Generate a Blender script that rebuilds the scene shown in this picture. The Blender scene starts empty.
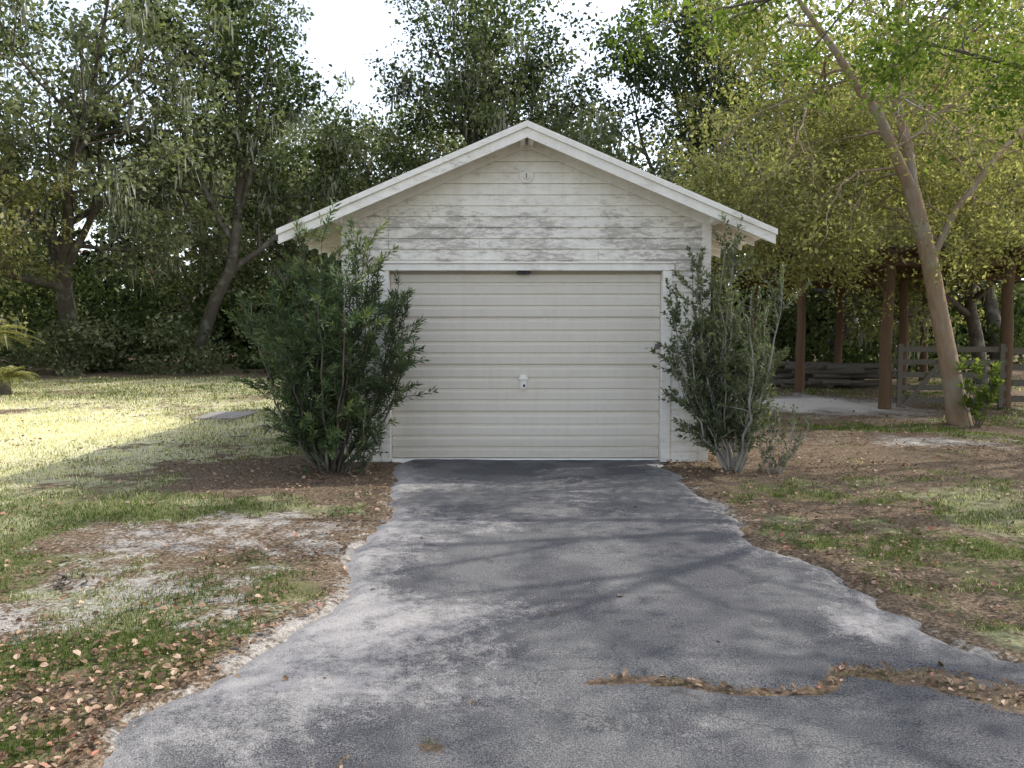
import bpy, math, numpy as np
from mathutils import Vector
R = np.random.RandomState
sc = bpy.context.scene
sc.view_settings.view_transform='Standard'; sc.view_settings.look='None'; sc.view_settings.exposure=0

# ------------------------------------------------------------------ helpers
_tab = R(5).rand(256,256)
def vnoise(x,y,s=0):
    x=np.asarray(x,float)+s*17.3; y=np.asarray(y,float)+s*9.1
    xi=np.floor(x).astype(int); yi=np.floor(y).astype(int)
    fx=x-xi; fy=y-yi; fx=fx*fx*(3-2*fx); fy=fy*fy*(3-2*fy)
    a=_tab[xi%256,yi%256]; b=_tab[(xi+1)%256,yi%256]; c=_tab[xi%256,(yi+1)%256]; d=_tab[(xi+1)%256,(yi+1)%256]
    return (a*(1-fx)+b*fx)*(1-fy)+(c*(1-fx)+d*fx)*fy
def fbm(x,y,s=0,o=4):
    t=0;a=.5;f=1;n=0
    for i in range(o):
        t=t+a*vnoise(np.asarray(x)*f,np.asarray(y)*f,s+i*3); n+=a; a*=.5; f*=2.03
    return t/n
def sst(a,b,x):
    t=np.clip((x-a)/(b-a),0,1); return t*t*(3-2*t)
def nrm(v): return v/np.maximum(np.linalg.norm(v,axis=-1,keepdims=True),1e-9)

class Geo:
    def __init__(s): s.V=[];s.F=[];s.n=0;s.r=[]
    def add(s,V,F,mat=0,rnd=0.5,smooth=False):
        V=np.asarray(V,float).reshape(-1,3); F=np.asarray(F,int)
        s.V.append(V); s.F.append((F+s.n,mat,smooth)); s.n+=len(V)
        s.r.append(np.broadcast_to(np.asarray(rnd,float),(len(V),)))
    def box(s,x0,x1,y0,y1,z0,z1,mat=0,rnd=.5):
        s.hexa([(x0,y0,z0),(x1,y0,z0),(x1,y1,z0),(x0,y1,z0),(x0,y0,z1),(x1,y0,z1),(x1,y1,z1),(x0,y1,z1)],mat,rnd)
    def hexa(s,P,mat=0,rnd=.5):
        s.add(P,[(0,3,2,1),(4,5,6,7),(0,1,5,4),(1,2,6,5),(2,3,7,6),(3,0,4,7)],mat,rnd)
    def tube(s,P,r,n=7,mat=0,rnd=.5,cap=False):
        P=np.asarray(P,float); m=len(P); r=np.broadcast_to(np.asarray(r,float),(m,))
        T=np.gradient(P,axis=0); T=nrm(T)
        ref=np.array([0,0,1.]) if abs(T[0][2])<.8 else np.array([1.,0,0])
        A=nrm(np.cross(T,ref)); B=np.cross(T,A)
        th=np.linspace(0,2*math.pi,n,endpoint=False)
        V=P[:,None,:]+r[:,None,None]*(np.cos(th)[None,:,None]*A[:,None,:]+np.sin(th)[None,:,None]*B[:,None,:])
        i=np.arange(m-1)[:,None]; j=np.arange(n)[None,:]; k=(j+1)%n
        F=np.stack([i*n+j,i*n+k,(i+1)*n+k,(i+1)*n+j],-1).reshape(-1,4)
        s.add(V.reshape(-1,3),F,mat,rnd,True)
        if cap:
            s.add(V[0],[list(range(n))],mat,rnd); s.add(V[-1],[list(range(n))],mat,rnd)
    def leaves(s,P,D,N,L,W,fold=.15,mat=1,rnd=.5,six=False):
        D=nrm(D); S=nrm(np.cross(D,N)); U=np.cross(S,D)
        L=np.broadcast_to(L,(len(P),))[:,None]; W=np.broadcast_to(W,(len(P),))[:,None]
        rnd=np.broadcast_to(rnd,(len(P),))
        n=len(P)
        if not six:
            V=np.stack([P,P+D*L*.5+S*W*.5+U*W*fold,P+D*L,P+D*L*.5-S*W*.5+U*W*fold],1)
            F=np.arange(n*4).reshape(n,4); s.add(V.reshape(-1,3),F,mat,np.repeat(rnd,4))
        else:
            V=np.stack([P,P+D*L*.3+S*W*.5+U*W*fold,P+D*L*.72+S*W*.4+U*W*fold*1.6,P+D*L+U*W*fold,P+D*L*.72-S*W*.4+U*W*fold*1.3,P+D*L*.3-S*W*.5+U*W*fold],1)
            b=np.arange(n)[:,None]*6
            F=np.concatenate([b+np.array([[0,1,2,3]]),b+np.array([[0,3,4,5]])],0)
            s.add(V.reshape(-1,3),F,mat,np.repeat(rnd,6))
    def mesh(s,name,mats):
        V=np.concatenate(s.V); me=bpy.data.meshes.new(name)
        me.vertices.add(len(V)); me.vertices.foreach_set('co',V.astype(np.float32).ravel())
        lo=np.concatenate([f.ravel() for f,_,_ in s.F]); tot=np.concatenate([np.full(len(f),f.shape[1]) for f,_,_ in s.F])
        mi=np.concatenate([np.full(len(f),m) for f,m,_ in s.F]); sm=np.concatenate([np.full(len(f),q) for f,_,q in s.F])
        me.loops.add(len(lo)); me.polygons.add(len(tot))
        me.loops.foreach_set('vertex_index',lo.astype(np.int32))
        me.polygons.foreach_set('loop_start',np.concatenate([[0],np.cumsum(tot)[:-1]]).astype(np.int32))
        me.polygons.foreach_set('material_index',mi.astype(np.int32)); me.polygons.foreach_set('use_smooth',sm.astype(bool))
        a=me.attributes.new('rnd','FLOAT','POINT'); a.data.foreach_set('value',np.concatenate(s.r).astype(np.float32))
        for m in mats: me.materials.append(m)
        me.update(calc_edges=True); return me
    def obj(s,name,mats,parent=None,bevel=0):
        o=bpy.data.objects.new(name,s.mesh(name,mats)); sc.collection.objects.link(o)
        if bevel:
            b=o.modifiers.new('bevel','BEVEL'); b.width=bevel; b.segments=2; b.limit_method='ANGLE'
        if parent:
            o.parent=parent; o.matrix_parent_inverse.translation=-Vector(parent.location)
        return o
def empty(name,loc):
    e=bpy.data.objects.new(name,None); e.location=loc; e.empty_display_size=.3; sc.collection.objects.link(e); return e

# ------------------------------------------------------------------ materials
class NM:
    def __init__(s,name):
        s.m=bpy.data.materials.new(name); s.m.use_nodes=True; s.t=s.m.node_tree; s.t.nodes.clear()
        s.out=s.t.nodes.new('ShaderNodeOutputMaterial')
    def n(s,typ,**k):
        x=s.t.nodes.new(typ)
        for a,b in k.items(): setattr(x,a,b)
        return x
    def set(s,inp,v):
        if isinstance(v,bpy.types.NodeSocket): s.t.links.new(v,inp)
        else:
            if inp.type=='RGBA' and len(v)==3: v=(*v,1)
            inp.default_value=v
    def coord(s): return s.n('ShaderNodeTexCoord').outputs['Object']
    def map(s,v,scale=(1,1,1)):
        x=s.n('ShaderNodeMapping'); s.set(x.inputs[0],v); x.inputs['Scale'].default_value=scale; return x.outputs[0]
    def noise(s,v,scale,detail=4,rough=.6):
        x=s.n('ShaderNodeTexNoise'); s.set(x.inputs['Vector'],v); x.inputs['Scale'].default_value=scale
        x.inputs['Detail'].default_value=detail; x.inputs['Roughness'].default_value=rough; return x.outputs[0]
    def math(s,op,a,b=0.,clamp=False):
        x=s.n('ShaderNodeMath',operation=op,use_clamp=clamp); s.set(x.inputs[0],a); s.set(x.inputs[1],b); return x.outputs[0]
    def rng(s,v,a,b,c=0.,d=1.):
        x=s.n('ShaderNodeMapRange'); s.set(x.inputs[0],v)
        for i,q in enumerate((a,b,c,d)): x.inputs[1+i].default_value=q
        return x.outputs[0]
    def mix(s,f,a,b,blend='MIX'):
        x=s.n('ShaderNodeMix',data_type='RGBA',blend_type=blend); s.set(x.inputs[0],f); s.set(x.inputs[6],a); s.set(x.inputs[7],b); return x.outputs[2]
    def attr(s,nm): return s.n('ShaderNodeAttribute',attribute_name=nm).outputs['Fac']
    def ramp(s,f,st):
        x=s.n('ShaderNodeValToRGB'); s.set(x.inputs[0],f); e=x.color_ramp.elements
        while len(e)<len(st): e.new(.5)
        for q,(p,c) in zip(e,st): q.position=p; q.color=(*c,1)
        return x.outputs[0]
    def bsdf(s,col,rough=.8,spec=.3,bump=None,bs=.3,bd=.01,metal=0):
        p=s.n('ShaderNodeBsdfPrincipled'); s.set(p.inputs['Base Color'],col); s.set(p.inputs['Roughness'],rough)
        p.inputs['Specular IOR Level'].default_value=spec; p.inputs['Metallic'].default_value=metal
        if bump is not None:
            b=s.n('ShaderNodeBump'); b.inputs['Strength'].default_value=bs; b.inputs['Distance'].default_value=bd
            s.set(b.inputs['Height'],bump); s.t.links.new(b.outputs[0],p.inputs['Normal'])
        return p.outputs[0]
    def done(s,sh): s.t.links.new(sh,s.out.inputs[0]); return s.m

def leafmat(name,stops,trans=.35,gloss=0,tcol=1.3):
    k=NM(name); c=k.ramp(k.attr('rnd'),stops)
    if gloss: p=k.bsdf(c,.5,gloss)
    else:
        d_=k.n('ShaderNodeBsdfDiffuse'); k.set(d_.inputs[0],c); p=d_.outputs[0]
    if trans==0: return k.done(p)
    t=k.n('ShaderNodeBsdfTranslucent'); tc=k.mix(1.,c,(tcol*1.05,tcol*1.1,tcol*.6),'MULTIPLY'); k.set(t.inputs[0],tc)
    m=k.n('ShaderNodeMixShader'); m.inputs[0].default_value=trans; k.t.links.new(p,m.inputs[1]); k.t.links.new(t.outputs[0],m.inputs[2])
    return k.done(m.outputs[0])
M_oak=leafmat('oak_leaves',[(0,(.055,.07,.036)),(.4,(.12,.14,.075)),(.75,(.23,.25,.15)),(1,(.42,.42,.29))],.4)
M_oak2=leafmat('dark_leaves',[(0,(.022,.036,.016)),(.6,(.065,.088,.038)),(.85,(.14,.17,.075)),(1,(.28,.30,.16))],.4)
M_far=leafmat('far_leaves',[(0,(.015,.025,.012)),(.6,(.05,.065,.03)),(1,(.14,.16,.08))],0)
M_lite=leafmat('yellow_green_leaves',[(0,(.12,.135,.05)),(.5,(.24,.24,.10)),(1,(.46,.43,.24))],.45)
M_green=leafmat('green_leaves',[(0,(.05,.08,.02)),(.6,(.11,.155,.035)),(1,(.20,.25,.07))],.5)
M_podo=leafmat('podocarpus_leaves',[(0,(.024,.045,.02)),(.5,(.055,.09,.034)),(.85,(.11,.15,.055)),(1,(.19,.22,.08))],.25,.35)
M_ligu=leafmat('shrub_leaves',[(0,(.045,.06,.032)),(.6,(.095,.12,.058)),(1,(.19,.21,.11))],.3,.3)
M_flow=leafmat('flower_petals',[(0,(.5,.08,.14)),(1,(.7,.2,.25))])
M_moss=leafmat('spanish_moss',[(0,(.17,.18,.14)),(1,(.32,.33,.27))],.3,0,1.)
M_grass=leafmat('grass_blades',[(0,(.035,.06,.012)),(.4,(.075,.115,.025)),(.62,(.14,.17,.055)),(.8,(.34,.33,.16)),(1,(.72,.68,.43))],.3)
M_dead=leafmat('fallen_leaves',[(0,(.07,.04,.025)),(.4,(.16,.10,.06)),(.75,(.30,.20,.13)),(.93,(.46,.33,.25)),(1,(.36,.13,.09))],.15,.2,1.)
def barkmat(name,a,b):
    k=NM(name); c=k.coord(); n=k.noise(k.map(c,(1,1,.25)),14,4,.7); n2=k.noise(c,2.5,2)
    col=k.mix(n,a,b); col=k.mix(k.rng(n2,.5,.7,0,.5),col,(.30,.31,.27))
    return k.done(k.bsdf(col,.9,.1,n,.8,.03))
M_bark=barkmat('oak_bark',(.05,.04,.032),(.17,.145,.12))
M_bark2=barkmat('tan_bark',(.16,.11,.07),(.40,.30,.21))
M_stem=barkmat('pale_stem',(.16,.14,.12),(.42,.39,.34))

def paint(name,base,peelc,lo,hi,amt,extra=True):
    k=NM(name); c=k.coord()
    sep=k.n('ShaderNodeSeparateXYZ'); k.set(sep.inputs[0],c); z=sep.outputs[2]
    band=k.math('MULTIPLY',k.rng(z,lo-.35,lo,0,1),k.rng(z,hi,hi+.4,1,0))
    n1=k.noise(k.map(c,(2.6,2.6,9)),2.2,7,.78); n2=k.noise(c,1.1,2)
    n3=k.noise(k.map(c,(9,9,30)),2,4,.75)
    th=k.math('ADD',n1,k.math('MULTIPLY',band,amt)); th=k.math('ADD',th,k.math('MULTIPLY',k.math('SUBTRACT',n2,.5),.45))
    th=k.math('ADD',th,k.math('MULTIPLY',k.math('SUBTRACT',n3,.5),.35))
    peel=k.rng(th,.63,.73)
    g=k.rng(k.noise(k.map(c,(6,6,.8)),1.6,4,.65),.4,.75,0,.25)
    col=k.mix(g,base,(.42,.38,.31)); 
    bot=k.rng(z,0.,.45,.5,0); col=k.mix(k.math('MULTIPLY',bot,k.rng(n1,.3,.7)),col,(.25,.22,.17))
    col=k.mix(k.rng(th,.49,.66,0,.38),col,(.55,.48,.40))
    col=k.mix(k.math('MULTIPLY',peel,.7),col,peelc)
    return k.done(k.bsdf(col,.62,.3,n3,.3,.003))
M_side=paint('weathered_white_siding',(.88,.84,.77),(.33,.29,.26),2.2,2.65,.15)
M_trim=paint('white_trim_paint',(.88,.84,.78),(.40,.36,.32),9,9.5,0)
k=NM('cream_steel_door'); c=k.coord(); n=k.noise(k.map(c,(1,1,5)),2.5,5,.7); st=k.noise(k.map(c,(7,7,.9)),2,5,.7)
col=k.mix(k.rng(st,.45,.8,0,.22),(.71,.66,.58),(.43,.38,.31)); col=k.mix(k.rng(n,.55,.75,0,.4),col,(.80,.77,.71))
sp=k.n('ShaderNodeSeparateXYZ'); k.set(sp.inputs[0],c); col=k.mix(k.math('MULTIPLY',k.rng(sp.outputs[2],0,.35,.6,0),n),col,(.26,.21,.15))
M_door=k.done(k.bsdf(col,.5,.4))
k=NM('roof_shingles'); c=k.coord(); n=k.noise(c,9,5); M_roof=k.done(k.bsdf(k.mix(n,(.06,.06,.06),(.16,.15,.14)),.9,.2,n,.5,.01))
def plain(name,col,rough=.6,metal=0,var=.3):
    k=NM(name); n=k.noise(k.coord(),12,5); c=k.mix(k.math('MULTIPLY',n,var),col,tuple(x*.4 for x in col))
    return k.done(k.bsdf(c,rough,.4,n,.2,.003,metal))
M_blk=plain('black_iron',(.02,.02,.02),.5); M_mtl=plain('dull_metal',(.2,.19,.18),.45,.5); M_white=plain('white_enamel',(.85,.84,.80),.35,0,.1)
M_conc=plain('concrete',(.30,.28,.26),.9,0,.7)
k=NM('weathered_wood'); c=k.coord(); n=k.noise(k.map(c,(3,3,3)),6,6,.75); M_wood=k.done(k.bsdf(k.mix(n,(.06,.05,.04),(.20,.18,.15)),.9,.1,n,.5,.01))
k=NM('brown_wood'); c=k.coord(); n=k.noise(k.map(c,(5,5,1)),6,6,.75); M_wood2=k.done(k.bsdf(k.mix(n,(.07,.045,.03),(.20,.13,.08)),.9,.1,n,.5,.01))
k=NM('rusty_tin'); c=k.coord(); n=k.noise(c,2,6,.7); M_tin=k.done(k.bsdf(k.mix(n,(.20,.19,.18),(.16,.08,.05)),.7,.3,n,.3,.01,.2))

# ground
k=NM('lawn_ground'); c=k.coord(); nf=k.noise(c,38,4,.75); nm=k.noise(c,7,3,.7); nl=k.attr('broad')
g=k.math('ADD',k.attr('grass'),k.math('MULTIPLY',k.math('SUBTRACT',nm,.5),1.1)); g=k.rng(g,.38,.62)
s=k.math('ADD',k.attr('sand'),k.math('MULTIPLY',k.math('SUBTRACT',nm,.5),1.3)); s=k.math('ADD',s,k.math('MULTIPLY',k.math('SUBTRACT',nf,.5),.9)); s=k.rng(s,.42,.72)
lit=k.ramp(nf,[(.3,(.045,.032,.022)),(.48,(.12,.088,.06)),(.6,(.24,.18,.125)),(.75,(.40,.33,.26))])
gr=k.ramp(nf,[(.3,(.035,.045,.015)),(.5,(.085,.10,.035)),(.7,(.19,.18,.08))])
gr=k.mix(k.rng(nl,.45,.7,0,.5),gr,(.19,.17,.09))
gr=k.mix(k.attr('sunlit_dry'),gr,k.ramp(nf,[(.3,(.42,.40,.24)),(.55,(.72,.68,.46)),(.75,(.82,.78,.58))]))  # pale ramp puts the sunlit look into the grass colour
sd=k.ramp(nf,[(.3,(.18,.16,.14)),(.55,(.36,.335,.305)),(.75,(.50,.47,.44))])
sd=k.mix(k.rng(k.attr('sand'),.75,1.,0,1),sd,(.58,.54,.49))
col=k.mix(g,lit,gr); col=k.mix(s,col,sd)
M_ground=k.done(k.bsdf(col,.95,.1,nf,.8,.03))
# asphalt
k=NM('worn_asphalt'); c=k.coord(); nf=k.noise(c,150,2,.8); nm=k.noise(c,9,4,.75); nl=k.attr('broad'); nk=k.noise(c,38,3,.7)
agg=k.rng(nf,.38,.68); base=k.mix(agg,(.025,.025,.03),(.16,.16,.17)); base=k.mix(k.rng(nl,.42,.6,0,.75),base,k.mix(agg,(.07,.07,.073),(.25,.245,.24)))
vor=k.n('ShaderNodeTexVoronoi',feature='DISTANCE_TO_EDGE'); wv=k.n('ShaderNodeVectorMath',operation='ADD'); wn=k.n('ShaderNodeTexNoise'); k.set(wn.inputs['Vector'],c); wn.inputs['Scale'].default_value=4; wn.inputs['Detail'].default_value=4
sc_=k.n('ShaderNodeVectorMath',operation='SCALE'); k.t.links.new(wn.outputs['Color'],sc_.inputs[0]); sc_.inputs['Scale'].default_value=.5
k.t.links.new(c,wv.inputs[0]); k.t.links.new(sc_.outputs[0],wv.inputs[1]); k.t.links.new(wv.outputs[0],vor.inputs['Vector']); vor.inputs['Scale'].default_value=.9
ck=k.math('MULTIPLY',k.rng(vor.outputs[0],.003,.012,1,0),k.rng(nl,.5,.62,0,.4)); base=k.mix(ck,base,(.015,.014,.013))
d=k.math('ADD',k.attr('dust'),k.math('MULTIPLY',k.math('SUBTRACT',nm,.5),1.3)); d=k.math('ADD',d,k.math('MULTIPLY',k.math('SUBTRACT',nf,.5),.8)); d=k.math('ADD',d,k.math('MULTIPLY',k.math('SUBTRACT',nk,.5),.7)); d=k.rng(d,.38,.92,0,.88)
col=k.mix(d,base,(.38,.36,.35))
l=k.math('ADD',k.attr('crack'),k.math('MULTIPLY',k.math('SUBTRACT',nm,.5),1.5)); l=k.math('ADD',l,k.math('MULTIPLY',k.math('SUBTRACT',nk,.5),.9)); l=k.rng(l,.55,.68)
lit=k.ramp(nk,[(.3,(.045,.035,.022)),(.55,(.14,.095,.06)),(.75,(.27,.20,.14))]); col=k.mix(l,col,lit)
M_asph=k.done(k.bsdf(col,.85,.25,k.math('ADD',nf,nk),.9,.01))

# ------------------------------------------------------------------ layout functions
LY=[-8,-3,0,1.5,2.74,3.23,3.73,4.42,5.19,5.69,7.02,8.4,9.3]; LX=[-7,-5,-2.7,-1.75,-1.47,-1.37,-1.2,-1.0,-1.05,-1.0,-1.1,-1.32,-1.36]
RY=[-8,2.6,2.95,3.15,3.5,3.62,4.26,4.87,5.55,6.28,7.96,9.3]; RX=[9,7,5,2.9,2.35,2.22,2.1,2.0,1.76,1.78,1.76,1.74]
def xl(y): return np.interp(y,LY,LX)+(fbm(y*2.5,y*0+3,1)-.5)*.28+(fbm(y*11,y*0+3,4)-.5)*.12
def xr(y): return np.interp(y,RY,RX)+(fbm(y*2.5,y*0+7,2)-.5)*.28+(fbm(y*11,y*0+3,6)-.5)*.12
def edge(x,y):
    e=np.minimum(x-xl(y),xr(y)-x); return np.where(y>9.15,-1,e)
CK=np.array([(.32,3.30,.03),(.54,3.33,.06),(.77,3.27,.05),(.91,3.18,.04),(1.28,3.2,.05),(1.45,3.4,.05),(1.78,3.32,.13),(2.0,3.15,.16),(2.6,2.95,.2),(4.5,2.7,.2)])
SP=[(-.16,3.1,.035),(-.30,2.78,.07),(.2,4.1,.04),(-.6,2.6,.1)]
def crack(x,y):
    m=np.zeros(np.shape(x))
    for (a,b,w),(c2,d2,w2) in zip(CK[:-1],CK[1:]):
        dx,dy=c2-a,d2-b; t=np.clip(((x-a)*dx+(y-b)*dy)/(dx*dx+dy*dy),0,1)
        D=np.hypot(x-a-t*dx,y-b-t*dy); W=w+(w2-w)*t; m=np.maximum(m,np.clip(1.1-D/W*.6,0,1))
    for a,b,w in SP: m=np.maximum(m,np.clip(1.-np.hypot(x-a,(y-b)*.8)/w*.5,0,1)*.8)
    return m
def gauss(x,y,a,b,sx,sy): return np.exp(-(((x-a)/sx)**2+((y-b)/sy)**2))
def m_sand(x,y):
    e=edge(x,y)
    s=gauss(x,y,-2.3,4.2,.8,.6)*.7+gauss(x,y,-2.5,5.6,.7,.9)*.45+gauss(x,y,-1.8,6.3,.5,.4)*.55+gauss(x,y,5.9,16.2,1.9,2.2)*1.3
    s+=gauss(x,y,6.2,10.6,2.4,.8)*.55+gauss(x,y,-1.35,5.6,.3,.6)*.4+gauss(x,y,-3.0,3.6,.6,.5)*.4
    s+=np.clip(1-np.abs(e)/.16,0,1)*.42*(y<7.5)
    return np.clip(s+(fbm(x*2.2,y*2.2,11)-.5)*1.1*(s>.08),0,1)
def m_grass(x,y):
    n=fbm(x*.9,y*.9,21)-.5; n2=fbm(x*3,y*3,25)-.5
    left=.70+n*1.1+n2*.8; right=.45+n*1.3+n2*.9+gauss(x,y,3.2,5.6,1.,1.6)*.25
    g=np.where(x<0.2,left,right)
    g-=gauss(x,y,-1.9,8.5,1.5,1.3)*1.0+gauss(x,y,2.6,9,1.8,1.6)*.6
    g-=gauss(x,y,-2.1,3.1,1.1,.6)*.08
    g-=np.clip(1-np.abs(edge(x,y))/.22,0,1)*.35
    g=g+gauss(x,y,-6.5,10.5,3.5,4)*.2
    g=np.where(y>25,g-.6,g)
    return np.clip(g-m_sand(x,y)*.7,0,1)
def m_sunlit_dry(x,y):
    return np.clip(gauss(x,y,-7.8,11.2,3.6,4.0)*1.7*(.6+.6*fbm(x*.5,y*.5,91))+.6*(y>15)*(x<-2)*fbm(x*.3,y*.3,93)+.2*(fbm(x*1.1,y*1.1,95)>.55),0,1)  # sunlight painted into the lawn colour as bleaching, plus scattered dry spots

def axis(a,b,step,far,gr=1.12):
    m=list(np.arange(a,b+1e-6,step)); s=step; v=b
    while v<far: s*=gr; v+=s; m.append(v)
    s=step; v=a; pre=[]
    while v>-far: s*=gr; v-=s; pre.append(v)
    return np.array(pre[::-1]+m)
X=axis(-8,8,.05,600); Y=axis(2,12,.05,600)
gx,gy=np.meshgrid(X,Y); nx,ny=len(X),len(Y)
e=edge(gx,gy)
gz=(fbm(gx*1.5,gy*1.5,31)-.5)*.05+(fbm(gx*9,gy*9,33)-.5)*.02
ing=sst(-.02,.12,e)*(1-0); near=np.exp(-np.clip(-e,0,9)/.6)
gz=gz*(1-.6*near)-.05*ing
gar=(gx>-2)&(gx<2.3)&(gy>8.95)&(gy<15.6); gz=np.where(gar,-.05,gz)
gz+=sst(26,120,gy)*.5
i=np.arange(ny-1)[:,None]*nx+np.arange(nx-1)[None,:]
F=np.stack([i,i+1,i+nx+1,i+nx],-1).reshape(-1,4)
G=Geo(); G.add(np.stack([gx,gy,gz],-1).reshape(-1,3),F,0,.5,True)
ground=G.obj('ground',[M_ground])
for nm_,fn in (('grass',m_grass),('sand',m_sand),('sunlit_dry',m_sunlit_dry),('broad',lambda a,b: fbm(a*1.1,b*1.1,97))):
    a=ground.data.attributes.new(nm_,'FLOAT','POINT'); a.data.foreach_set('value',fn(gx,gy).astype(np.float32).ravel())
# driveway
Yd=np.concatenate([np.arange(-6,2,.12),np.arange(2,9.13,.03)]); nc=170
a0=xl(Yd); b0=xr(Yd); tt=np.linspace(0,1,nc); dx=a0[:,None]+(b0-a0)[:,None]*tt[None,:]; dy=np.repeat(Yd[:,None],nc,1)
ed=np.minimum(dx-a0[:,None],b0[:,None]-dx); cr=crack(dx,dy)
dz=-.025+.04*sst(0,.14,ed)+(fbm(dx*1.2,dy*1.2,41)-.5)*.03*sst(0,.4,ed)-.012*(cr>.5)
dz+=(fbm(dx*7,dy*7,43)-.5)*.010
i=np.arange(len(Yd)-1)[:,None]*nc+np.arange(nc-1)[None,:]
G=Geo(); G.add(np.stack([dx,dy,dz],-1).reshape(-1,3),np.stack([i,i+1,i+nc+1,i+nc],-1).reshape(-1,4),0,.5,True)
drv=G.obj('driveway',[M_asph])
du=.8*np.exp(-ed/.25)+gauss(dx,dy,-.8,3.6,.45,.8)*.45+gauss(dx,dy,-.3,4.2,.7,.35)*.4+gauss(dx,dy,1.75,3.9,.25,.35)*.7+gauss(dx,dy,-.5,3.2,.6,.15)*.3+gauss(dx,dy,-.6,5.5,.5,1.5)*.25+gauss(dx,dy,.3,7.6,1.2,.7)*.25+gauss(dx,dy,.3,6.2,1.4,.9)*.15
du+=(fbm(dx*1.3,dy*1.3,51)-.5)*1.1
for nm_,v in (('dust',np.clip(du,0,1)),('crack',cr),('broad',fbm(dx*2.2,dy*2.2,98,5))):
    a=drv.data.attributes.new(nm_,'FLOAT','POINT'); a.data.foreach_set('value',v.astype(np.float32).ravel())

# concrete slabs on the lawn
G=Geo(); G.box(-5.35,-4.6,13.2,14.3,-.03,.03); G.obj('concrete_slab',[M_conc],bevel=.01)
G=Geo(); G.box(-5.4,-4.4,18.6,19.6,-.03,.07); G.obj('concrete_slab',[M_conc],bevel=.01)

# grass
rs=R(77)
def scatter(n,d0,d1,w=.95):
    d=d0*np.exp(rs.rand(n)*math.log(d1/d0)); u=(rs.rand(n)*2-1)*w
    return u*d,d
def ghz(x,y):
    z=(fbm(x*1.5,y*1.5,31)-.5)*.05+(fbm(x*9,y*9,33)-.5)*.02
    e=edge(x,y); return z*(1-.6*np.exp(-np.clip(-e,0,9)/.6))
def isgar(x,y): return (x>-1.95)&(x<2.25)&(y>8.9)&(y<15.6)
x,y=scatter(480000,2.2,26)
p=m_grass(x,y)+(fbm(x*6,y*6,61)-.5)*1.1; ok=(p>.42+rs.rand(len(x))*.3)&(edge(x,y)<-.01)&~isgar(x,y)
x,y=x[ok],y[ok]
xc=rs.rand(26000)*3.4-.6; yc=2.4+rs.rand(26000)*1.9; okc=(crack(xc,yc)>.6)&(fbm(xc*9,yc*9,3)>.47)
x=np.r_[x,xc[okc]]; y=np.r_[y,yc[okc]]
n=len(x); h=(.016+.035*rs.rand(n)**1.5)*(.5+fbm(x*2.5,y*2.5,63)*.9)*np.clip(.7+y*.05,0,1.6); w=np.maximum(.004,.0012*y)*(.7+.7*rs.rand(n))
az=rs.rand(n)*6.283; ln=rs.rand(n)*.9; z=ghz(x,y)-.004
B=np.stack([x,y,z],-1); S=np.stack([np.cos(az),np.sin(az),0*az],-1); az2=rs.rand(n)*6.283
T=B+np.stack([np.cos(az2)*ln*h,np.sin(az2)*ln*h,h],-1)
V=np.stack([B-S*w[:,None]*.5,B+S*w[:,None]*.5,T],1).reshape(-1,3)
col=np.clip(rs.rand(n)**1.4*.6+fbm(x*1.2,y*1.2,65)*.6-.14+(x>0)*.06+m_sunlit_dry(x,y)*.65,0,1)  # blades paled with the same painted sunlight
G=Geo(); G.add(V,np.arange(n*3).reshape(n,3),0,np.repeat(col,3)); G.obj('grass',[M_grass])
# fallen leaves
x,y=scatter(90000,2.2,20)
e=edge(x,y); pr=.09+.45*np.clip(1-m_grass(x,y),0,1)*(m_sand(x,y)<.35)+.25*np.exp(-np.abs(e)/.3)*(e<0)+.3*gauss(x,y,-2.1,3.0,1.1,.7)
pr=pr*(.1+1.6*np.clip(fbm(x*1.7,y*1.7,71)*2-.55,0,1)); pr=np.where(e>0,.0015+.05*np.exp(-e/.06),pr)
pr=np.where((e>.0)&(crack(x,y)>.7),.3,pr); pr=np.where(x>0.3,pr*1.1,pr)
ok=(rs.rand(len(x))<pr)&~isgar(x,y); x,y,e=x[ok],y[ok],e[ok]; n=len(x)
z=np.where(e>0,.016,ghz(x,y)+.008)+rs.rand(n)*.025*(e<0)
az=rs.rand(n)*6.283; D=np.stack([np.cos(az),np.sin(az),(rs.rand(n)-.4)*.5],-1); N=nrm(np.stack([rs.randn(n)*.4,rs.randn(n)*.4,1+0*az],-1))
L=(.014+.032*rs.rand(n)**1.5)*np.clip(.85+y*.03,0,1.3)
G=Geo(); G.leaves(np.stack([x,y,z],-1),D,N,L,L*(.45+.45*rs.rand(n)),.28,0,rs.rand(n),six=True); G.obj('fallen_leaves',[M_dead])

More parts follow.
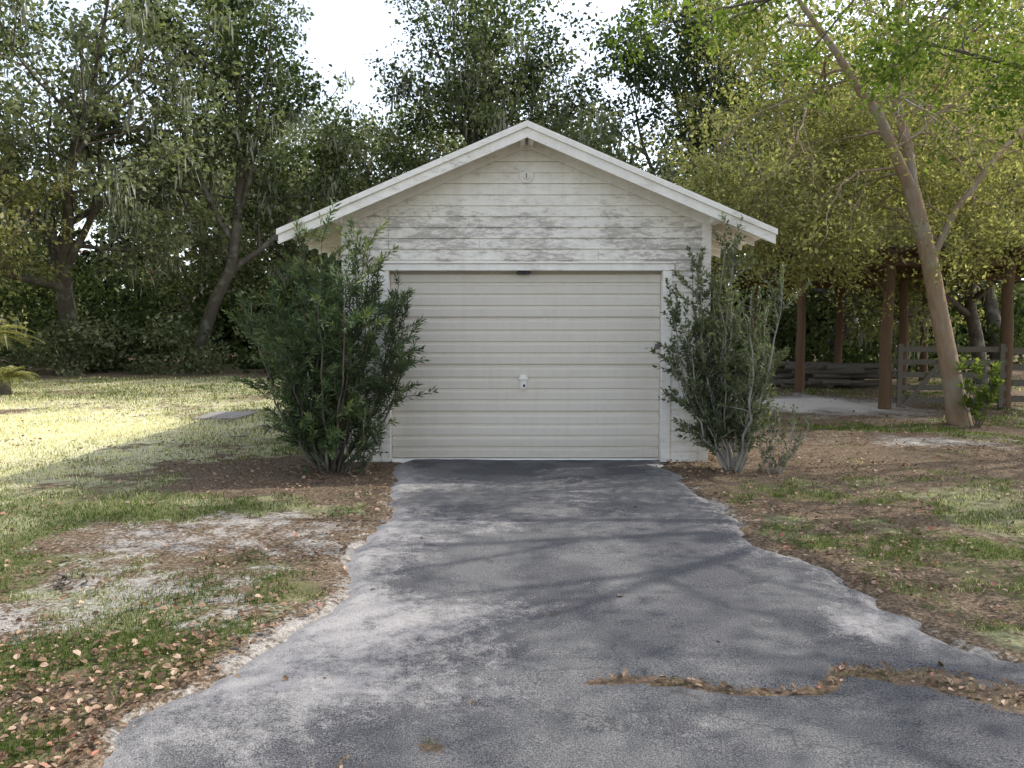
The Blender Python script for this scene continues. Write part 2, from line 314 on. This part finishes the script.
# ------------------------------------------------------------------ garage
XC=.16; HW=2.035; FY=9.0; BY=15.6; AP=3.60; SL=.425; EX=.12
gar=empty('garage',(XC,12.3,0))
OX0,OX1,OZ=-1.38,1.69,2.16
rg=R(9)
def hwz(z): return min(HW,max(0,(AP-.03-z)/SL))
G=Geo()
def fboard(xa0,xb0,xa1,xb1,z0,z1,y=FY,s=-1):
    G.hexa([(xa0,y+s*.024,z0),(xb0,y+s*.024,z0),(xb0,y,z0),(xa0,y,z0),(xa1,y+s*.009,z1),(xb1,y+s*.009,z1),(xb1,y,z1),(xa1,y,z1)],0,rg.rand())
for ci in range(31):
    z0=ci*EX+.001; z1=z0+EX-.002
    h0=hwz(z0); h1=hwz(z1)
    if h0<=0: break
    L0,R0,L1,R1=XC-h0,XC+h0,XC-h1,XC+h1
    if z0<OZ-.01: spans=[(L0,OX0-.1,L1,OX0-.1),(OX1+.1,R0,OX1+.1,R1)]
    else: spans=[(L0,R0,L1,R1)]
    for a,b,a1,b1 in spans:
        cuts=[]
        if b-a>2:
            if z0<3.0 and a<-1.4: cuts.append(OX0-.0)
            cuts+= [x_ for x_ in [rg.uniform(-.8,1.6)] if rg.rand()<.6 and a1+.2<x_<b1-.2]
        cuts=sorted(c_ for c_ in cuts if a1+.05<c_<b1-.05)
        ps=[(a,a1)]+[(c_,c_) for c_ in cuts]+[(b,b1)]
        for q in range(len(ps)-1):
            j=rg.uniform(-.0025,.0025)
            fboard(ps[q][0]+(.002 if q else 0),ps[q+1][0]-(.002 if q<len(ps)-2 else 0),ps[q][1]+(.002 if q else 0),ps[q+1][1]-(.002 if q<len(ps)-2 else 0),z0+j,z1+j)
G.obj('front_siding',[M_side],gar)
G=Geo()
for sx,x0 in ((-1,XC-HW),(1,XC+HW)):
    for ci in range(22):
        z0=ci*EX+.001; z1=z0+EX-.002
        P=[(x0+sx*.024,FY+.005,z0),(x0+sx*.024,BY,z0),(x0,BY,z0),(x0,FY+.005,z0),(x0+sx*.009,FY+.005,z1),(x0+sx*.009,BY,z1),(x0,BY,z1),(x0,FY+.005,z1)]
        G.hexa(P)
G.obj('side_siding',[M_side],gar)
G=Geo() # inner structural walls
for a,b in ((XC-HW+.001,OX0-.1),(OX1+.1,XC+HW-.001)): G.box(a,b,FY+.001,FY+.1,0,OZ+.1)
G.add([(XC-HW+.001,FY+.001,OZ+.1),(XC+HW-.001,FY+.001,OZ+.1),(XC+HW-.001,FY+.001,AP-SL*HW-.03),(XC,FY+.001,AP-.03),(XC-HW+.001,FY+.001,AP-SL*HW-.03)],[(0,1,2,3,4)])
G.add([(XC-HW+.001,BY,0),(XC+HW-.001,BY,0),(XC+HW-.001,BY,AP-SL*HW-.03),(XC,BY,AP-.03),(XC-HW+.001,BY,AP-SL*HW-.03)],[(0,1,2,3,4)])
G.box(XC-HW+.001,XC-HW+.1,FY+.1,BY-.001,0,2.7); G.box(XC+HW-.1,XC+HW-.001,FY+.1,BY-.001,0,2.7)
G.obj('wall_frame',[M_trim],gar)
# trim
G=Geo()
G.box(OX0-.1,OX0,FY-.035,FY+.14,0,OZ-.001); G.box(OX1,OX1+.1,FY-.035,FY+.14,0,OZ-.001)
G.box(OX0-.12,OX1+.12,FY-.042,FY+.14,OZ,OZ+.075)
G.box(OX0-.14,OX1+.14,FY-.06,FY+.0,OZ+.076,OZ+.096)
for s_,x0 in ((-1,XC-HW),(1,XC+HW)):
    a,b=(x0-.03,x0+.07) if s_<0 else (x0-.07,x0+.03)
    G.box(a,b,FY-.034,FY+.03,0,AP-SL*(HW)-.06)
G.obj('trim_boards',[M_trim],gar,bevel=.004)
# roof
RZ=3.71; RW=2.66; Y0=8.6; Y1=16.0
G=Geo()
for s_ in (-1,1):
    def rp(t,off,y): return (XC+s_*t,y,RZ-SL*t+off)
    G.hexa([rp(0,-.035,Y0+.02),rp(RW,-.035,Y0+.02),rp(RW,-.035,Y1),rp(0,-.035,Y1),rp(0,0,Y0-.02),rp(RW+.03,0,Y0-.02),rp(RW+.03,0,Y1),rp(0,0,Y1)],0)
    for q in range(20):
        t0=q*.135; t1=min(t0+.13,RW-.01)
        G.hexa([rp(t0,-.058,Y0+.03),rp(t1,-.058,Y0+.03),rp(t1,-.058,Y1-.02),rp(t0,-.058,Y1-.02),rp(t0,-.036,Y0+.03),rp(t1,-.036,Y0+.03),rp(t1,-.036,Y1-.02),rp(t0,-.036,Y1-.02)],1)
G.obj('roof',[M_roof,M_trim],gar)
G=Geo()
for s_ in (-1,1):
    def rp(t,off,y): return (XC+s_*t,y,RZ-SL*t+off)
    G.hexa([rp(0,-.175,Y0),rp(RW,-.165,Y0),rp(RW,-.165,Y0+.025),rp(0,-.175,Y0+.025),rp(0,-.004,Y0),rp(RW,-.004,Y0),rp(RW,-.004,Y0+.025),rp(0,-.004,Y0+.025)])
    G.hexa([rp(0,-.07,Y0-.025),rp(RW+.015,-.065,Y0-.025),rp(RW+.015,-.065,Y0-.001),rp(0,-.07,Y0-.001),rp(0,-.003,Y0-.025),rp(RW+.015,-.003,Y0-.025),rp(RW+.015,-.003,Y0-.001),rp(0,-.003,Y0-.001)])
    G.hexa([rp(0,-.20,FY-.04),rp(HW-.0,-.20,FY-.04),rp(HW,-.20,FY-.026),rp(0,-.20,FY-.026),rp(0,-.06,FY-.04),rp(HW,-.06,FY-.04),rp(HW,-.06,FY-.026),rp(0,-.06,FY-.026)])
G.obj('rake_boards',[M_trim],gar,bevel=.003)
G=Geo()
yy=np.arange(8.72,15.9,.5)
for s_ in (-1,1):
    def rp(t,off,y): return (XC+s_*t,y,RZ-SL*t+off)
    for y_ in yy:
        ti=HW-.1 if y_>9 else HW-.0
        G.hexa([rp(ti,-.16,y_),rp(RW-.04,-.135,y_),rp(RW-.04,-.135,y_+.045),rp(ti,-.16,y_+.045),rp(ti,-.06,y_),rp(RW-.04,-.06,y_),rp(RW-.04,-.06,y_+.045),rp(ti,-.06,y_+.045)])
    for t in (.02,HW):
        G.hexa([rp(t,-.17,Y0+.03),rp(t+.05,-.17,Y0+.03),rp(t+.05,-.17,FY-.042),rp(t,-.17,FY-.042),rp(t,-.06,Y0+.03),rp(t+.05,-.06,Y0+.03),rp(t+.05,-.06,FY-.042),rp(t,-.06,FY-.042)])
G.obj('rafter_tails',[M_trim],gar)
# door: ribbed sectional
DH=2.155; S4=DH/4
prof=[]
for q in range(4):
    b=q*S4; pit=(S4-.02)/4
    prof+=[(b,FY+.135),(b+.01,FY+.135)]
    for w_ in range(4):
        z=b+.01+w_*pit
        prof+=[(z+.004,FY+.116),(z+.014,FY+.092),(z+pit-.036,FY+.080),(z+pit-.018,FY+.116)]
    prof+=[(b+S4-.006,FY+.135)]
prof=[(z,y) for z,y in prof if z<=DH]+[(DH,FY+.125)]
pr_=np.array(prof); m=len(pr_)
xs=np.linspace(OX0+.004,OX1-.004,14)
V=np.stack([np.repeat(xs[None,:],m,0),np.repeat(pr_[:,1:2],14,1),np.repeat(pr_[:,0:1],14,1)],-1)
V[...,1]+=(fbm(V[...,0]*1.3,V[...,2]*2.5,81)-.5)*.008; V[...,2]+=(fbm(V[...,0]*.9,V[...,2]*.2,82)-.5)*.006+.012
i=np.arange(m-1)[:,None]*14+np.arange(13)[None,:]
G=Geo(); G.add(V.reshape(-1,3),np.stack([i,i+1,i+15,i+14],-1).reshape(-1,4)); G.obj('garage_door',[M_door],gar)
G=Geo(); G.box(OX0+.003,OX1-.003,FY+.06,FY+.13,-.02,.022); G.box(OX0-.1,OX1+.1,FY-.0,FY+.3,-.1,-.02); G.obj('door_bottom_seal',[M_white],gar,bevel=.004)
hx=.13
G=Geo(); G.box(hx-.034,hx+.034,FY+.066,FY+.086,.83,.985)
G.tube([(hx,FY+.07,.95),(hx,FY+.02,.95)],.011,10,cap=True)
G.box(hx-.05,hx+.05,FY+.006,FY+.024,.937,.964)
G.tube([(hx+.008,FY+.068,.865),(hx+.008,FY+.045,.865)],.017,12,cap=True)
G.obj('door_handle',[M_white],gar,bevel=.002)
G=Geo(); G.box(hx-.003,hx+.02,FY+.040,FY+.0445,.85,.88); G.box(hx-.075,hx+.075,FY+.0,FY+.05,2.125,2.158)
G.tube([(hx-.045,FY-.002,2.14),(hx-.045,FY-.035,2.14)],.019,12,cap=True); G.tube([(hx+.045,FY-.002,2.14),(hx+.045,FY-.035,2.14)],.019,12,cap=True)
G.obj('door_stop_bracket',[M_blk],gar)
G=Geo(); G.box(OX1-.065,OX1-.015,FY+.06,FY+.085,1.28,1.34); G.tube([(OX1-.04,FY+.07,1.31),(OX1-.04,FY+.03,1.31)],.014,10,cap=True); G.box(OX1-.05,OX1+.01,FY+.035,FY+.05,1.30,1.32)
G.obj('door_latch',[M_mtl],gar)
G=Geo(); G.tube([(XC,FY-.018,3.2),(XC,FY-.04,3.2)],.075,24,cap=True); G.tube([(XC,FY-.04,3.2),(XC,FY-.06,3.2)],.036,16,cap=True,mat=0); G.box(XC-.006,XC+.006,FY-.066,FY-.0605,3.175,3.225,1)
G.obj('round_light_socket',[M_trim,M_mtl],gar)

# ------------------------------------------------------------------ open shed, gate, wood pile
sh=empty('open_shed',(9.5,17,0)); G=Geo(); rr=R(3)
for px,py in ((7.04,15.0),(7.04,19.4),(9.3,15.0),(12,15.0),(12,19.4),(9.5,19.4),(7.04,23.2),(9.5,23.2),(12,23.2)):
    P=np.array([(px+rr.uniform(-.03,.03),py,z) for z in np.linspace(-.1,2.7,6)]); G.tube(P,[.12,.115,.11,.105,.10,.10],9,0,cap=True)
G.obj('posts',[M_wood2],sh)
G=Geo(); 
for y_ in (15.0,19.4,23.2): G.box(6.8,12.3,y_-.05,y_+.05,2.7,2.86)
G.hexa([(7.0,14.93,2.15),(7.05,14.93,2.1),(7.05,14.98,2.1),(7.0,14.98,2.15),(6.45,14.93,2.74),(6.55,14.93,2.74),(6.55,14.98,2.74),(6.45,14.98,2.74)])
for x_ in np.arange(6.9,12.4,.6): G.box(x_,x_+.05,14.7,23.6,2.865,2.98)
G.obj('beams',[M_wood2],sh)
G=Geo(); xs=np.arange(6.5,12.7,.04); zz=3.0+.015*np.sin(xs*40); V=np.array([[(x_,14.5,z_+.0),(x_,23.9,z_-.1)] for x_,z_ in zip(xs,zz)]).reshape(-1,3)
q=np.arange(len(xs)-1)*2; G.add(V,np.stack([q,q+2,q+3,q+1],-1)); G.obj('tin_roof',[M_tin],sh)
G=Geo()
for z in (.18,.42,.66,.90,1.14): G.hexa([(7.15,14.87,z-.05),(9.25,14.87,z-.06),(9.25,14.9,z-.06),(7.15,14.9,z-.05),(7.15,14.87,z+.05),(9.25,14.87,z+.04),(9.25,14.9,z+.04),(7.15,14.9,z+.05)])
for x_ in (7.2,8.15,9.1): G.box(x_,x_+.09,14.835,14.868,.05,1.24)
G.hexa([(7.3,14.83,.1),(7.42,14.83,.1),(7.42,14.8345,.1),(7.3,14.8345,.1),(8.1,14.83,1.1),(8.22,14.83,1.1),(8.22,14.8345,1.1),(8.1,14.8345,1.1)])
for z in (.2,.5,.8,1.1): G.box(9.4,11.9,14.95,14.98,z-.06,z+.06)
G.obj('wooden_gate',[M_wood],None,bevel=.004)
G=Geo()
for q in range(46):
    lx=7.4+rr.rand()*1.6; ly=20.2+rr.rand()*1.2; z=.06+rr.rand()*.55; a=rr.uniform(-.35,.35); L=rr.uniform(.5,1.1)
    G.tube([(lx-L*math.cos(a),ly-L*math.sin(a),z),(lx+L*math.cos(a),ly+L*math.sin(a),z+rr.uniform(-.1,.1))],rr.uniform(.04,.09),8,cap=True)
G.obj('wood_pile',[M_wood])

# ------------------------------------------------------------------ trees
def rot_about(d,ang,az):
    d=d/np.linalg.norm(d); ref=np.array([0,0,1.]) if abs(d[2])<.9 else np.array([1.,0,0])
    a=np.cross(d,ref); a/=np.linalg.norm(a); b=np.cross(d,a)
    return d*math.cos(ang)+(a*math.cos(az)+b*math.sin(az))*math.sin(ang)
class Tree:
    def __init__(s,seed): s.r=R(seed); s.G=Geo(); s.tips=[]
    def grow(s,p,d,L,r,lev,mx,nch,wob=.16,trop=.05,shrink=.66,amin=.5,amax=1.1,c0=.3):
        n=6 if lev<2 else 4; P=[p]; d=np.array(d,float)
        for i in range(n):
            d=d+s.r.randn(3)*wob+np.array([0,0,trop]); d/=np.linalg.norm(d); p=p+d*L/n; P.append(p)
        P=np.array(P); rad=np.linspace(r,r*.5 if lev<mx else r*.2,n+1)
        s.G.tube(P,rad,8 if lev==0 else (6 if lev==1 else 4))
        if lev==mx:
            s.tips+= [P[-1],P[n//2]]; return
        k=nch[lev]; az0=s.r.rand()*6.28
        for c in range(k):
            t=c0+(1-c0)*(c+.5*s.r.rand())/k if k>1 else .8
            f=t*n; i=min(int(f),n-1); q=P[i]*(1-(f-i))+P[i+1]*(f-i)
            dd=P[i+1]-P[i]; nd=rot_about(dd,s.r.uniform(amin,amax),az0+c*2.4+s.r.uniform(-.4,.4))
            s.grow(q,nd,L*shrink*s.r.uniform(.75,1.15),rad[i]*.6,lev+1,mx,nch,wob,trop,shrink,amin,amax,.3)
        s.grow(P[-1],d,L*shrink,rad[-1]*.95,lev+1,mx,nch,wob,trop,shrink,amin,amax,.3)
    def foliage(s,per,cr,size,mat=1,flat=.6,moss=0,aspect=.6):
        C=np.array(s.tips); n=len(C)
        R_=cr*(.6+.8*s.r.rand(n)); idx=np.repeat(np.arange(n),(per*(.4+1.2*s.r.rand(n))).astype(int)); m=len(idx)
        o=s.r.randn(m,3); o=nrm(o)*(s.r.rand(m,1)**.5); o[:,2]*=flat; P=C[idx]+o*R_[idx][:,None]
        D=nrm(o+s.r.randn(m,3)*.8+np.array([0,0,-.2])); N=nrm(s.r.randn(m,3)+np.array([0,0,.8]))
        tone=s.r.rand(n)[idx]*.45
        L=size*(.6+.8*s.r.rand(m)); s.G.leaves(P,D,N,L,L*aspect,.12,mat,np.clip(tone+s.r.rand(m)*.55,0,1))
        if moss:
            k=int(n*moss); ii=s.r.choice(n,k); q=np.repeat(ii,12); mm=len(q); P=C[q]+s.r.randn(mm,3)*np.array([.2,.2,.2])
            D=np.array([0,0,-1.])+s.r.randn(mm,3)*.15; L=.2+.6*s.r.rand(mm); s.G.leaves(P,D,s.r.randn(mm,3),L,.04+.05*s.r.rand(mm),.1,2,s.r.rand(mm))
        return m
def oak(name,seed,H,mats,per=130,cr=.75,size=.11,nch=(5,5,3),moss=.4,r0=.3,trunk=.35,amin=.5,amax=1.1,shrink=.66,trop=.05):
    t=Tree(seed); t.grow(np.array([0,0,-.1]),np.array([t.r.uniform(-.1,.1),t.r.uniform(-.1,.1),1.]),H*trunk,r0,0,3,nch,.14,trop,shrink,amin,amax,.45)
    m=t.foliage(per,cr,size,1,.6,moss); return t.G.mesh(name,mats)
T0=oak('oak_tree',1,15,[M_bark,M_oak,M_moss],72,.85,.17,(6,5,3),.45,.34,.38,.5,1.1,.72)
T1=oak('oak_tree',2,18,[M_bark,M_oak2,M_moss],85,.9,.175,(5,4,3),.3,.28,.5,.35,.85,.6,.1)
T2=oak('oak_tree',3,13,[M_bark,M_lite,M_moss],65,.75,.14,(6,5,3),.2,.24,.40,.5,1.1,.70)
T3=oak('oak_tree',4,12,[M_bark,M_green,M_moss],42,.5,.09,(6,5,2),0,.24,.38,.6,1.2,.74,.02)
def put(name,me,x,y,rz,s=1.,sz=None,z=0):
    o=bpy.data.objects.new(name,me.copy()); o.location=(x,y,z); o.rotation_euler=(0,0,rz); o.scale=(s,s,sz or s); sc.collection.objects.link(o); return o
bg=[(T0,-24,28,0,1),(T1,-19,31,1,1),(T0,-15.2,27.5,2.1,1),(T1,-11.6,29,3,.95),(T0,-8.9,33,4,1.0),(T1,-1.2,28,5,.9),(T0,2.5,33,.7,1),(T1,6,30,2,.9),
 (T2,8.5,27,1.5,1),(T0,12,30,2.6,1),(T2,16,26,3.3,1.1),(T2,13,22,5.2,.85),(T2,-14,14,.4,.9),(T2,-18,20,2.4,1.05)]
for q,(t,x_,y_,rz,s_) in enumerate(bg): put('oak_tree',t,x_,y_,rz,s_)
for q,(t,x_,y_,rz,s_) in enumerate([(T0,-28,42,1,1.2),(T0,-18,43,3,1.2),(T0,3,43,5,1.2),(T0,18,42,1,1.2)]):
    put('oak_tree',t,x_,y_,rz,s_)
# shade trees to the right of the drive
put('oak_tree',T3,8.6,3.6,.5,.9); put('oak_tree',T3,11.8,12.0,2.5,1.05); put('oak_tree',T3,8.6,.2,4.0,.85)

# distant trees + undergrowth
def cloud(G,rs,C,Rad,per,size,mat,flat=.8):
    n=len(C); idx=np.repeat(np.arange(n),per); m=len(idx); o=nrm(rs.randn(m,3))*(rs.rand(m,1)**.45); o[:,2]*=flat
    P=C[idx]+o*Rad[idx][:,None]; P[:,2]=np.abs(P[:,2]); L=size*(.6+.8*rs.rand(m))
    G.leaves(P,nrm(o+rs.randn(m,3)*.8),nrm(rs.randn(m,3)+np.array([0,-.5,.7])),L,L*.6,.12,mat,np.clip(rs.rand(n)[idx]*.45+rs.rand(m)*.55,0,1))
G=Geo(); rs2=R(12); n=480; x_=rs2.uniform(-58,58,n); top=np.where((x_>-12)&(x_<-5),7,11)+3*np.sin(x_*.5); C=np.stack([x_,rs2.uniform(50,56,n),rs2.rand(n)*top],-1); cloud(G,rs2,C,rs2.uniform(1.4,2.6,n),110,.62,0)
n=220; x_=rs2.uniform(-55,55,n); C=np.stack([x_,rs2.uniform(48,50,n),rs2.rand(n)*4],-1); cloud(G,rs2,C,rs2.uniform(1.2,2.2,n),140,.6,0)
G.obj('distant_trees',[M_far])
G=Geo(); n=330; x_=rs2.uniform(-34,30,n); yb=np.where(x_>3,24.5,27.5); C=np.stack([x_,yb+rs2.rand(n)*8,rs2.rand(n)**1.6*3.8],-1); cloud(G,rs2,C,rs2.uniform(.6,1.5,n),170,.2,0)
n=60; x_=rs2.uniform(-30,-5,n); C=np.stack([x_,26+rs2.rand(n)*2.5,rs2.rand(n)*1.6],-1); cloud(G,rs2,C,rs2.uniform(.4,.9,n),180,.15,1)
C=np.array([(-14.2,26.2,4.2),(-11.9,26.3,3.2)]); cloud(G,rs2,C,np.full(2,.35),8,.09,2)
G.obj('undergrowth_shrubs',[M_oak2,M_oak,M_flow])

# leaning yellow-green tree by the shed
t=Tree(21); 
main=np.array([(7.15,12.6,-.1),(7.02,12.6,.5),(6.88,12.58,1.1),(6.7,12.55,1.8),(6.52,12.5,2.5),(6.35,12.5,3.1),(6.17,12.5,3.7)])
t.G.tube(main,[.20,.155,.14,.13,.125,.12,.115],10)
br1=np.array([(6.17,12.5,3.68),(5.85,12.4,4.2),(5.55,12.3,4.75),(5.2,12.2,5.1),(4.8,12.1,5.6),(4.2,12,6.3)]); t.G.tube(br1,[.1,.085,.075,.065,.055,.04],8)
br2=np.array([(6.2,12.5,3.66),(6.16,12.6,4.3),(6.02,12.7,5.0),(6.0,12.8,6),(6.2,12.9,7.2)]); t.G.tube(br2,[.095,.08,.07,.06,.04],8)
br3=np.array([(6.5,12.5,2.55),(7.0,12.7,3.4),(7.8,13,4.3),(8.6,13.4,5.0)]); t.G.tube(br3,[.06,.05,.045,.03],7)
for B,k0 in ((br1,10),(br2,10),(br3,7)):
    for q in range(k0):
        f=(.12+.88*q/(k0-1))*(len(B)-1.001); i=int(f); p=B[i]*(1-f+i)+B[i+1]*(f-i)
        d=rot_about(B[i+1]-B[i],t.r.uniform(.6,1.3),t.r.rand()*6.28); d[2]=d[2]*.6; d[1]=d[1]+.35
        t.grow(p,d,t.r.uniform(1.1,1.9),.025,1,3,(0,4,3),.2,-.06,.62,.5,1.1)
for q in range(12):
    p=np.array([t.r.uniform(3.6,5.4),t.r.uniform(12.2,14),t.r.uniform(4.2,5.6)]); t.grow(p,np.array([t.r.uniform(-.8,.4),t.r.uniform(-.3,.5),-.35]),1.4,.015,1,3,(0,4,3),.2,-.1,.65,.4,1.)
for q in range(7):
    p=np.array([t.r.uniform(6.3,9.5),t.r.uniform(13,14.2),t.r.uniform(3.8,4.8)]); t.grow(p,np.array([t.r.uniform(-.8,.8),t.r.uniform(-.2,.5),-.2]),1.3,.015,1,3,(0,4,3),.2,-.08,.65,.4,1.)
t.tips=[p for p in t.tips if p[1]>12.35 or t.r.rand()<.15]
t.foliage(38,.42,.072,1,.6,0,.5)
t.G.obj('leaning_tree',[M_bark2,M_lite])

# oak beside the drive whose low limbs reach over it
t=Tree(44)
t.G.tube([(7.9,7.6,-.1),(7.8,7.6,.8),(7.6,7.55,2),(7.5,7.5,3.2),(7.5,7.5,4.6),(7.7,7.6,6.2)],[.3,.22,.19,.18,.14,.1],9)
for st_,pts in ((.075,[(7.5,7.5,3.4),(6.4,7.5,4.2),(5.3,7.6,4.55),(4.1,7.7,4.7),(3.0,7.8,4.75),(2.1,7.9,4.6)]),(.05,[(7.5,7.5,3.2),(6.3,8.2,3.9),(5.2,8.6,4.3),(4.4,8.8,4.6)])):
    B=np.array(pts); t.G.tube(B,np.linspace(st_,.012,len(B)),7)
    for q in range(9):
        f=(.3+.7*q/8)*(len(B)-1.001); i=int(f); p=B[i]*(1-f+i)+B[i+1]*(f-i)
        d=rot_about(B[i+1]-B[i],t.r.uniform(.6,1.2),t.r.rand()*6.28); d[2]=d[2]*.4-.02
        t.grow(p,d,t.r.uniform(.45,.8),.012,1,3,(0,3,2),.2,-.02,.62,.5,1.1)
for q in range(4):
    t.grow(np.array([7.6,7.55,5.5]),np.array([t.r.uniform(-1,1),t.r.uniform(-1,1),.7]),2.2,.07,1,3,(0,4,3),.2,0,.66,.5,1.1)
t.foliage(17,.24,.062,1,.6,0,.5); t.G.obj('oak_tree',[M_bark,M_green])

# ------------------------------------------------------------------ shrubs
def shrub(name,seed,base,stems,H,W,nsh,nl,ll,lw,mats,srad=.014,up=.55,tilt=.9,lo=.62):
    r=R(seed); G=Geo(); base=np.array(base)
    for s_ in range(stems):
        az=r.rand()*6.283; w=W*math.sqrt(r.rand()); h=H*r.uniform(lo,1.)*(1-.18*(w/W)**2)
        top=base+np.array([math.cos(az)*w,math.sin(az)*w*.8,h]); b=base+np.array([math.cos(az)*.12,math.sin(az)*.12,0])*r.rand()
        mid=(b+top)/2+np.array([math.cos(az)*w*.22,math.sin(az)*w*.22,-.1])+r.randn(3)*.08
        tt=np.linspace(0,1,9)[:,None]; P=(1-tt)**2*b+2*tt*(1-tt)*mid+tt**2*top; P[1:-1]+=r.randn(7,3)*.018
        G.tube(P,np.linspace(srad*r.uniform(.8,1.5),.004,9),6)
        for q in range(nsh+1):
            f=r.uniform(.16,1) if q<nsh else .97; f=f*8; i=min(int(f),7); p=P[i]*(1-f+i)+P[i+1]*(f-i)
            d=rot_about(P[i+1]-P[i],r.uniform(.4,tilt+.3) if q<nsh else .1,r.rand()*6.283); d=d+np.array([0,0,up]); d/=np.linalg.norm(d)
            L=r.uniform(.18,.42)*H/2.4; S=np.array([p+d*L*x for x in (0,.35,.7,1)]); S[1:]+=r.randn(3,3)*.012; G.tube(S,[.005,.004,.003,.001],4)
            n=int(nl*L/.3*r.uniform(.7,1.2)); tq=np.sort(r.rand(n)); PP=p+d*L*tq[:,None]; a=np.arange(n)*2.4+r.rand()*6
            ref=nrm(np.cross(d,[.3,.5,.1])); rf2=np.cross(d,ref); rad=np.cos(a)[:,None]*ref+np.sin(a)[:,None]*rf2
            D=rad*.8+d*(.45+.5*tq[:,None])+r.randn(n,3)*.2; L2=ll*(.6+.6*r.rand(n)); N=nrm(d+r.randn(n,3)*.3)
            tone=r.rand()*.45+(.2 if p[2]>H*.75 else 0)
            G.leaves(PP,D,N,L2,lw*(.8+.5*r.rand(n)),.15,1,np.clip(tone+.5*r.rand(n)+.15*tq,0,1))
    return G.obj(name,mats)
shrub('podocarpus_shrub',31,(-1.93,8.35,0),34,2.66,.92,17,40,.088,.018,[M_bark,M_podo],.016,.25,1.2,.38)
shrub('flowering_shrub',33,(2.38,8.45,0),30,2.42,.70,16,30,.06,.026,[M_stem,M_ligu],.012,.4,1.1,.5)
shrub('weed_plant',34,(7.15,12.2,0),7,1.05,.28,5,18,.14,.06,[M_bark,M_green],.008)
shrub('weed_plant',35,(-2.55,4.55,0),5,.09,.10,2,12,.04,.014,[M_bark,M_green],.002)
shrub('low_shrub',36,(2.75,8.3,0),10,.7,.4,8,22,.05,.02,[M_stem,M_ligu],.006)
shrub('low_shrub',37,(-1.75,8.2,0),10,.75,.5,9,26,.06,.02,[M_bark,M_podo],.006)

# sago palms at the left
def sago(loc,seed,L,n,th=.35):
    r=R(seed); G=Geo(); loc=np.array(loc,float); G.tube([loc+[0,0,-.1],loc+[0,0,th]],[.16,.13],10)
    for q in range(n):
        az=q*2.4; el=r.uniform(.3,1.15); tt=np.linspace(0,1,14); l=L*r.uniform(.8,1.1)
        rr_=l*tt*math.cos(el); zz=th+l*tt*math.sin(el)-l*.55*tt**2; P=loc+np.stack([np.cos(az)*rr_,np.sin(az)*rr_,zz],-1); G.tube(P,np.linspace(.012,.003,14),4,1)
        ti=np.repeat(np.linspace(.15,1,34),2); Pi=np.stack([np.interp(ti,tt,P[:,c_]) for c_ in range(3)],-1); sd=np.tile([1,-1],34)[:,None]
        T_=nrm(np.gradient(P,axis=0)); Ti=np.stack([np.interp(ti,tt,T_[:,c_]) for c_ in range(3)],-1); S_=nrm(np.cross(Ti,[0,0,1.]))
        G.leaves(Pi,S_*sd+Ti*.5+np.array([0,0,.15]),np.tile([0,0,1.],(68,1)),.2*np.sin(np.clip(ti,.1,.97)*3.1)+.06,.022,.1,1,r.rand(68))
    G.obj('sago_palm',[M_bark,M_lite])
sago((-11.7,18.3,0),1,.85,22)
sago((-12.8,19.5,0),3,1.3,22,1.3)

# ------------------------------------------------------------------ light, camera
EL,AZ=math.radians(43),math.radians(72)
w=bpy.data.worlds.new('World'); sc.world=w; w.use_nodes=True; nt=w.node_tree
sky=nt.nodes.new('ShaderNodeTexSky'); sky.sky_type='NISHITA'; sky.sun_disc=False; sky.sun_elevation=EL; sky.sun_rotation=AZ; sky.dust_density=2; sky.air_density=1.
hs=nt.nodes.new('ShaderNodeHueSaturation'); hs.inputs['Saturation'].default_value=.5; hs.inputs['Value'].default_value=2.6
bgd=nt.nodes['Background']; bgd.inputs[1].default_value=.15
nt.links.new(sky.outputs[0],hs.inputs['Color']); nt.links.new(hs.outputs[0],bgd.inputs[0])
S=Vector((math.sin(AZ)*math.cos(EL),math.cos(AZ)*math.cos(EL),math.sin(EL)))
ld=bpy.data.lights.new('sun','SUN'); ld.energy=5; ld.angle=math.radians(.5); ld.color=(1,.95,.86)
lo=bpy.data.objects.new('sun',ld); lo.rotation_euler=S.to_track_quat('Z','Y').to_euler(); lo.location=(20,10,30); sc.collection.objects.link(lo)
cd=bpy.data.cameras.new('camera'); cd.lens=28; cd.sensor_width=36; cd.clip_end=2000; cd.clip_start=.05
co=bpy.data.objects.new('camera',cd); co.location=(0,0,1.5); co.rotation_euler=(math.radians(90-3.9),0,0); sc.collection.objects.link(co); sc.camera=co
for m in (T0,T1,T2,T3): bpy.data.meshes.remove(m)
